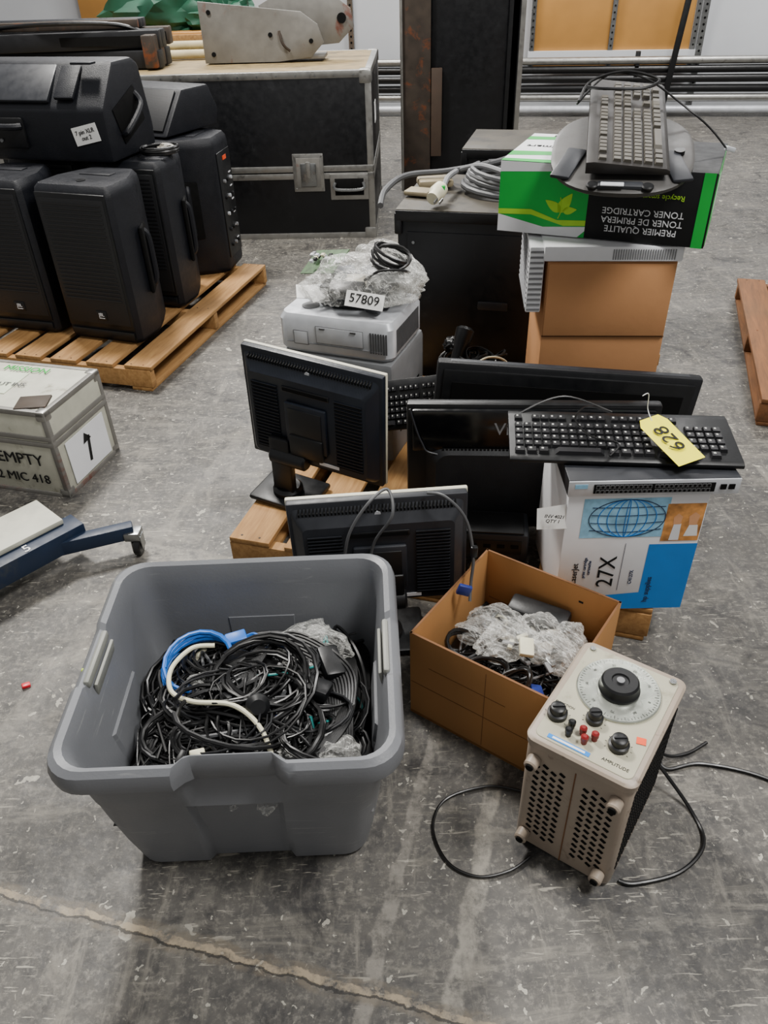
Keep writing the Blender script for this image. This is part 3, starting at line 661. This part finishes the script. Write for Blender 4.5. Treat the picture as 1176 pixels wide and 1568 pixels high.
def sup(a,c,z,n=48,e=2.6):
    return [(a*math.copysign(abs(math.cos(2*math.pi*i/n))**(2/e),math.cos(2*math.pi*i/n)),c*math.copysign(abs(math.sin(2*math.pi*i/n))**(2/e),math.sin(2*math.pi*i/n)),z) for i in range(n)]
b.loft([sup(.180,.215,0),sup(.192,.225,.008),sup(.192,.225,.016),sup(.180,.215,.022)],mat('tray_grey','#383634',.5))
for s_ in (-1,1):b.box((s_*.14,-.09,.024),(.055,.16,.012),GRAPH,.006,rot=(0,0,s_*14))
b.cyl((.15,-.02,.028),.014,.012,RUB);b.box((-.0,-.20,.022),(.12,.03,.02),GRAPH,.008)
b.box((-.02,-.21,.033),(.06,.018,.004),SILV,.002)
for s_ in (-1,1):b.cyl((s_*.07,-.205,.026),.016,.01,BLK,bev=.003)
b.done((.70,2.31,1.100),(15,0,-15))
keyboard('computer_keyboard',.50,.215,KBASE,KEYG,(.724,2.375,1.158),(0,-15,77),leg=False,th=.022)
b=B('keyboard_cable')
b.tube([(.60,2.46,1.22),(.65,2.54,1.26),(.75,2.55,1.28),(.83,2.49,1.265),(.78,2.45,1.25),(.68,2.46,1.25),(.63,2.50,1.25)],.0045,RUB,6,8)
b.tube([(.60,2.48,1.21),(.70,2.56,1.27),(.80,2.52,1.265),(.90,2.42,1.20),(.97,2.40,1.15),(1.02,2.38,1.10)],.003,RUB,6,8)
b.box((1.035,2.385,1.095),(.03,.015,.012),SILV,.002,rot=(0,15,10));b.done()
# ---------------- black equipment cabinets ----------------
def cab(name,loc,rz,w,d,h):
    b=B(name);b.box((0,0,h/2+.01),(w,d,h-.02),CASEB,.008);b.box((0,0,h-.004),(w+.012,d+.012,.016),CABT,.004)
    for x in (-w/2,w/2):
        for y in (-d/2,d/2):b.box((x*.985,y*.985,h-.05),(.03,.03,.08),BLK,.006);b.cyl((x*.85,y*.85,.012),.025,.024,RUB)
    b.box((0,-d/2-.003,h*.5),(w*.88,.008,h*.8),CASEB,.003);b.box((0,-d/2-.007,h-.02),(w+.01,.008,.04),BLK,.003)
    for x in (-w*.40,w*.40):
        for z in (.15,.5,.85):b.cyl((x,-d/2-.009,h*z),.006,.005,STEEL,'y',10)
    b.box((w*.1,-d/2-.008,h*.55),(.12,.012,.035),GRAPH,.005)
    return b.done(loc,(0,0,rz))
cab('equipment_cabinet',(.47,3.215,0),-15,.64,.55,.785)
cab('equipment_cabinet',(.80,3.79,0),-15,.70,.42,.86)
b=B('extension_cord')
for k in range(5):coil(b,(.10+.01*k,.02,.02+.014*k),.17,.12,2,GRC if k%2 else GRD,.012,(3,4,-10),60+k,.08,.012,8)
b.tube([(-.34,-.25,.005),(-.35,-.12,.03),(-.30,.03,.05),(-.14,.08,.06),(.05,.12,.09),(.2,.22,.12),(.30,.24,.06)],.012,GRD,8,8)
b.tube([(-.10,.10,.06),(-.12,-.02,.06),(-.12,-.12,.05)],.011,GRC,8,8)
b.tube([(-.15,.16,.03),(.0,.0,.10),(.16,-.12,.09),(.27,-.05,.06)],.011,GRC,8,8)
b.lathe([(.012,0),(.028,.01),(.032,.05),(.024,.065),(.024,.09)],WHC,T((-.12,-.15,.055))@RM((105,0,-15)),16)
for x in (-.01,.01):b.box((-.115+x,-.255,.03),(.004,.03,.01),STEEL,rot=(15,0,-15))
b.box((-.12,-.19,.052),(.036,.02,.036),GREEN,.004)
b.box((-.19,.07,.02),(.14,.10,.03),mat('tan_pouch','#8a7f66',.6),.01,rot=(0,0,20));b.box((-.23,-.06,.012),(.10,.08,.018),mat('tan_pouch','#8a7f66',.6),.006,rot=(0,0,-10))
b.done((.42,3.20,.793),(0,0,-15))
# ---------------- loudspeakers ----------------
def speaker(loc,rot,w=.395,d=.35,h=.695,back=False):
    b=B('loudspeaker')
    def sec(z,s=1):
        return [(x*s,y*s,z) for x,y in ((-w/2+.02,-d/2),(w/2-.02,-d/2),(w/2,-d/2+.02),(w/2,-d*.02),(w*.40,d*.25),(w*.30,d/2-.01),(w*.26,d/2),(-w*.26,d/2),(-w*.30,d/2-.01),(-w*.40,d*.25),(-w/2,-d*.02),(-w/2,-d/2+.02))]
    b.loft([sec(0,.90),sec(.012,.97),sec(.03,1),sec(h-.045,1),sec(h-.018,.975),sec(h,.90)],SPK)
    b.box((0,-d/2-.002,h*.53),(w*.90,.012,h*.86),BLK,.012);b.box((0,-d/2-.007,h*.53),(w*.84,.008,h*.80),GRIL,.008)
    for i in range(24):b.box((0,-d/2-.012,h*.30+i*h*.026),(w*.76,.003,.006),GRIL)
    b.box((0,-d/2-.004,h*.06),(w*.86,.008,h*.05),BLK,.004)
    b.box((0.02,-d/2-.012,h*.19),(.055,.003,.045),BLK,.001);b.text('JBL',(.02,-d/2-.0145,h*.196),.022,WHITE);b.box((.02,-d/2-.014,h*.173),(.03,.001,.003),WHITE)
    for s_ in (-1,1):
        b.box((s_*w*.47,d*.06,h*.50),(.02,.12,.30),VOID,.01,rot=(0,0,s_*28))
        b.tube([(s_*w*.46,d*.07,h*.68),(s_*w*.51,d*.09,h*.64),(s_*w*.52,d*.09,h*.5),(s_*w*.51,d*.09,h*.36),(s_*w*.46,d*.07,h*.32)],.014,SPK,8,5)
    b.box((0,.04,h+.000),(.16,.05,.010),SPK,.004);b.cyl((0,-.08,h+.001),.02,.004,BLK)
    if back:
        b.box((0,d/2+.003,h*.5),(w*.5,.008,h*.78),BLK,.004)
        for i in range(5):
            for x in (-.05,.0,.05):b.cyl((x,d/2+.012,h*(.2+.12*i)),.010,.014,[GRC,BLK,BLK2,SILV,BLK][(i+int(x*20))%5],'y',12,bev=.002)
        b.box((.0,d/2+.009,h*.84),(.05,.003,.02),ORG)
        for i in range(6):b.box((-.05,d/2+.009,h*(.22+.1*i)),(.03,.002,.006),WHITE)
    return b.done(loc,rot)
z0=.123
speaker((-1.225,3.60,z0),(0,0,-20));speaker((-1.12,4.03,z0),(0,0,-18));speaker((-.97,4.48,z0),(0,0,-100),back=True)
speaker((-1.67,3.76,z0),(0,0,-17));speaker((-1.56,4.20,z0),(0,0,-16));speaker((-1.43,4.62,z0),(0,0,-16))
XZ=Matrix(((0,0,1,0),(1,0,0,0),(0,1,0,0),(0,0,0,1)))
b=B('stage_monitor_speaker')
prof=[(-.20,0),(.20,0),(.21,.10),(.17,.36),(.12,.39),(-.05,.39),(-.20,.22)]
b.prism(prof,.70,SPK,T((-.35,0,0))@XZ,.018)
b.box((-.12,-.125,.31),(.40,.02,.19),GRAPH,.008,rot=(-48,0,0));b.box((.16,-.13,.315),(.10,.02,.17),SPK,.008,rot=(-48,0,0))
b.box((-.2,-.205,.12),(.26,.02,.13),BLK,.01);b.tube([(-.32,-.215,.15),(-.28,-.24,.15),(-.12,-.24,.15),(-.08,-.215,.15)],.014,SPK,8,5)
for i in range(3):b.cyl((-.26+i*.03,-.218,.09),.008,.008,GRC,'y',10)
b.box((.25,-.12,.39),(.1,.05,.01),SPK,.004);b.tube([(.35,-.08,.1),(.385,-.08,.12),(.385,.06,.2),(.35,.08,.25)],.014,SPK,8,5);b.box((.351,0,.17),(.01,.22,.16),VOID,.004,rot=(20,0,0))
b.box((.24,-.203,.12),(.13,.003,.075),PAPER,rot=(-2,-12,0));b.text('7 pin XLR\nout 2',(.24,-.206,.12),.025,INK,(88,-12,0))
b.done((-1.45,4.06,.829),(0,0,-16))
b=B('stage_monitor_speaker')
prof=[(-.22,0),(.20,0),(.22,.08),(.16,.20),(-.05,.20)]
b.prism(prof,.56,SPK,T((-.28,0,0))@XZ,.012)
b.box((0,-.135,.11),(.50,.01,.22),GRIL,.004,rot=(-40,0,0));b.done((-1.18,4.65,.829),(0,0,-30))
b=B('speaker_cable')
for k in range(3):coil(b,(0,0,.01+.01*k),.085,.065,2,RUB,.006,(0,0,0),130+k,.15,.01)
b.blob((.03,.02,.02),(.04,.03,.02),mtb,.4,3,9,sub=3);b.done((-1.0,3.96,.828))
# ---------------- road cases ----------------
def roadcase(name,loc,rz,w,d,h,seam,body,top,latches,handles,e=.04):
    b=B(name);b.box((0,0,h/2),(w,d,h),body,.004);b.box((0,0,h-.001),(w-.05,d-.05,.006),top)
    for sx in (-1,1):
        for sy in (-1,1):
            b.box((sx*(w/2-e/2+.003),sy*(d/2-e/2+.003),h/2),(e,e,h),ALU,.003)
            for z in (.0,h):b.box((sx*(w/2-e*.8),sy*(d/2-e*.8),abs(z-e*.8)),(e*2,e*2,e*2),ALU,e*.35)
    for z in (e/2-.003,h-e/2+.003):
        for s_ in (-1,1):b.box((0,s_*(d/2-e/2+.003),z),(w,e,e),ALU,.003);b.box((s_*(w/2-e/2+.003),0,z),(e,d,e),ALU,.003)
    for dz in (-.022,.022):
        for s_ in (-1,1):b.box((0,s_*(d/2),seam+dz),(w+.012,.012,.036),ALU,.003);b.box((s_*(w/2),0,seam+dz),(.012,d+.012,.036),ALU,.003)
    F=-d/2
    for x in latches:
        b.box((x,F-.008,seam),(.20,.01,.23),ALU,.006);b.box((x,F-.011,seam),(.155,.008,.18),GREYST,.004);b.box((x,F-.018,seam-.01),(.10,.012,.14),STEEL,.005)
        b.box((x,F-.026,seam+.02),(.03,.01,.10),ALU,.004)
        for sx in (-1,1):
            for sz in (-1,1):b.cyl((x+sx*.088,F-.015,seam+sz*.10),.006,.005,STEEL,'y',10)
    for x,z in handles:
        b.box((x,F-.008,z),(.25,.01,.16),ALU,.005);b.box((x,F-.012,z),(.19,.008,.105),VOID,.004)
        b.tube([(x-.09,F-.02,z+.03),(x-.085,F-.034,z-.01),(x+.085,F-.034,z-.01),(x+.09,F-.02,z+.03)],.010,STEEL,8,4)
    for i in range(20):b.cyl((-w/2+.1+i*(w-.2)/19,F-.006,h-.02),.006,.004,STEEL,'y',8)
    b.box((w/2+.006,-.2,h*.72),(.003,.14,.12),PAPER)
    return b.done(loc,(0,0,rz))
roadcase('road_case',(-1.18,5.92,.0),-3,2.44,1.12,.99,.42,CASEB,CASET,[.80,-.5],[(1.06,.33),(-.1,.33)])
b=B('road_case');
w,d,h,e=.72,.34,.35,.02
b.box((0,0,h/2),(w,d,h),CASEW,.004)
for sx in (-1,1):
    for sy in (-1,1):
        b.box((sx*(w/2-e/2+.003),sy*(d/2-e/2+.003),h/2),(e,e,h),GREYST,.003)
        for z in (.0,h):b.box((sx*(w/2-e*.8),sy*(d/2-e*.8),abs(z-e*.8)),(e*2,e*2,e*2),ALU,e*.35)
for z in (e/2-.003,h-e/2+.003,.245,.22):
    for s_ in (-1,1):b.box((0,s_*(d/2-e/2+.004),z),(w,e,e),GREYST,.003);b.box((s_*(w/2-e/2+.004),0,z),(e,d,e),GREYST,.003)
b.box((.28,-.11,h+.002),(.11,.09,.01),RUST,.003,rot=(0,0,20));b.box((-.02,.0,h+.001),(.3,.16,.004),mat('greenish_label','#c9d1bb',.6),rot=(0,0,3));b.text('MISSION',(.10,.11,h+.006),.05,GREEN,(0,0,0));b.text('SHUT INS',(.10,-.01,h+.006),.035,GRD,(0,0,5))
b.text('EMPTY',(.20,-d/2-.004,.15),.065,INK,(90,0,0),ex=.001);b.text('2 MIC 418',(.19,-d/2-.004,.07),.052,INK,(90,0,0),ex=.001)
b.box((w/2+.005,.0,.115),(.003,.24,.17),WHITE,.0)
b.box((w/2+.0075,0,.115),(.002,.014,.10),INK,rot=(-10,0,0));b.raw([(w/2+.0085,-.028,.145),(w/2+.0085,.022,.150),(w/2+.0085,-.012,.185)],[(0,1,2)],INK)
b.done((-1.445,2.58,0),(0,0,-16))
b=B('steel_bracket')
M=Matrix(((.85,0,0,0),(0,0,-1,0),(0,1,0,0),(0,0,0,1)))
b.prism([(-.52,0),(-.05,0),(.05,.0),(.30,.02),(.40,.10),(.36,.20),(.24,.27),(-.10,.30),(-.52,.34)],.02,GREYST,M,.002)
b.prism([(-.05,.05),(.50,.08),(.62,.17),(.60,.27),(.45,.36),(.05,.36),(-.1,.3)],.02,GREYST,T((0,.16,0))@M,.002)
b.box((-.05,.09,.02),(.78,.2,.02),GREYST,.002)
for x,z in ((.26,.11),(-.38,.28),(-.38,.05),(.0,.15)):b.cyl((x,-.022,z),.014,.006,VOID,'y',14)
b.cyl((.45,.135,.22),.03,.006,VOID,'y',14)
b.tube([(.06,-.03,.17),(.08,-.05,.10),(.12,-.03,.06)],.008,RUST,8,4)
b.done((-.62,5.80,1.00),(0,0,-3))
b=B('wooden_pole')
b.tube([(-2.1,6.17,1.025),(-.75,6.12,1.025)],.028,POLE,12);b.tube([(-2.1,6.28,1.025),(-.75,6.23,1.025)],.028,POLE,12);b.tube([(-2.0,6.22,1.075),(-.8,6.18,1.075)],.026,POLE,12);b.done()
b=B('tarp');b.blob((0,0,0),(.50,.35,.24),TARP,.5,2,13);b.blob((.35,-.2,-.05),(.25,.22,.14),TARP,.6,2.4,14)
b.done((-1.50,7.40,1.19))
b=B('wooden_crate');b.box((0,0,.55),(2.6,.8,1.1),PLYP,.01)
for x in (-1.25,-.4,.4,1.25):b.box((x,-.41,.55),(.09,.03,1.1),PLY,.003)
for z in (.06,1.04):b.box((0,-.425,z),(2.6,.03,.09),PLY,.003)
b.done((-1.9,7.35,0),(0,0,-5))
b=B('steel_beam_stack')
for i,(y,z) in enumerate(((0,.055),(.16,.055),(.08,.16),(.24,.16),(-.02,.16))):
    b.box((0,y,z),(1.1,.10,.10),RUST if i==3 else BLK2,.008,rot=(0,0,2*i-4))
    b.box((0,y-.052,z),(1.08,.006,.05),VOID)
for i in range(3):b.box((-.1,.05+.1*i,.24),(1.0,.06,.05),[RUST,BLK2,GRAPH][i],.006,rot=(0,0,3-3*i))
b.tube([(-.5,0,.24),(-.1,-.1,.26),(.3,.0,.24),(.5,.1,.15)],.012,RUB,8,6)
b.box((.50,.02,.1),(.08,.3,.18),RUST,.01)
b.done((-1.86,5.75,.995),(0,0,-3))
b=B('tall_rack_cabinet');w,d,h=.89,.85,2.4
b.box((0,d/2-.02,h/2),(w,.04,h),VOID);b.box((-w/2+.02,0,h/2),(.04,d,h),CASEB,.004);b.box((w/2-.02,0,h/2),(.04,d,h),CASEB,.004);b.box((0,0,h-.02),(w,d,.04),CASEB);b.box((0,0,.02),(w,d,.04),CASEB)
b.box((-w/2+.11,-d/2-.01,h/2),(.22,.03,h),RUST,.004);b.box((-w/2+.005,-d/2-.02,h/2),(.02,.05,h),ALU,.003)
b.box((.07,-d/2+.03,h/2),(w*.66,.03,h*.99),CASEB,.004);b.box((w/2-.015,-d/2-.005,h/2),(.035,.03,h),ALU,.003);b.box((w/2-.10,-d/2-.0,h/2),(.03,.03,h),BLK,.003)
b.box((-.18,-d/2-.02,.55),(.08,.04,.6),mat('brown_board','#3f3024',.7),.003)
b.done((.715,6.93,0),(0,0,-4))
# dolly on the left
b=B('furniture_dolly')
def beam(p,q,wd,ht,m,z):
    p=Vector((*p,z));q=Vector((*q,z));c=(p+q)/2;a=math.degrees(math.atan2(q.y-p.y,q.x-p.x));b.box(c,((q-p).length,wd,ht),m,.004,rot=(0,0,a))
beam((-1.45,1.50),(-.99,2.00),.08,.075,BLUEST,.10);beam((-1.10,1.90),(-.82,2.0),.04,.05,BLUEST,.085)
b.box((-1.31,1.79,.147),(.66,.17,.018),CASEW,.004,rot=(0,0,47));b.box((-1.30,1.68,.085),(.30,.05,.05),BLUEST,.004,rot=(0,0,-50))
b.text('5',(-1.10,1.85,.139),.05,PAPER,(0,0,45))
for (x,y) in ((-.82,1.99),(-1.45,1.52)):
    b.box((x,y,.075),(.05,.05,.03),STEEL,.003);b.cyl((x+.01,y-.01,.032),.031,.024,RUB,'x',20,bev=.004)
    for s_ in (-.016,.016):b.box((x+.01+s_,y-.005,.05),(.003,.035,.05),STEEL)
b.done()
b=B('plastic_shard')
for x,y in ((.985,.985),(-.99,1.42),(.99,1.0)):b.box((x,y,.005),(.022,.016,.01),REDB,.003,rot=(0,10,30))
b.done()
# ---------------- camera & light ----------------
cd=bpy.data.cameras.new('camera');cd.sensor_width=36;cd.sensor_fit='AUTO';cd.lens=27;cd.clip_end=100
co=bpy.data.objects.new('camera',cd);bpy.context.collection.objects.link(co)
P=D(36.5);a=D(2.0);Fv=Vector((0,math.cos(P),-math.sin(P)));U=Vector((0,math.sin(P),math.cos(P)));X=Vector((1,0,0))
Rx=X*math.cos(a)-U*math.sin(a);Ux=X*math.sin(a)+U*math.cos(a);Mx=Matrix((Rx,Ux,-Fv)).transposed().to_4x4();Mx.translation=(0,0,1.6)
co.matrix_world=Mx;bpy.context.scene.camera=co
def area(loc,tgt,sx,sy,pw,col=(1,1,1)):
    l=bpy.data.lights.new('ceiling_light','AREA');l.shape='RECTANGLE';l.size=sx;l.size_y=sy;l.energy=pw;l.color=col
    o=bpy.data.objects.new('ceiling_light',l);bpy.context.collection.objects.link(o);o.location=loc
    o.rotation_euler=(Vector(tgt)-Vector(loc)).to_track_quat('-Z','Y').to_euler()
area((-1.8,4.6,5.0),(0,1.8,0),.8,.8,480,(1,.965,.91))
area((2.2,.6,5.0),(.3,1.6,0),1.2,1.2,290,(1,.98,.95))
area((-1.0,9.0,5.2),(-.5,6.5,0),3,1,380,(1,.98,.95))
area((3.5,7.0,5.2),(2.5,9,0),2,1,300,(1,.98,.96))
w=bpy.data.worlds.new('world');bpy.context.scene.world=w;w.use_nodes=True
w.node_tree.nodes['Background'].inputs[0].default_value=(1,.985,.965,1);w.node_tree.nodes['Background'].inputs[1].default_value=.36
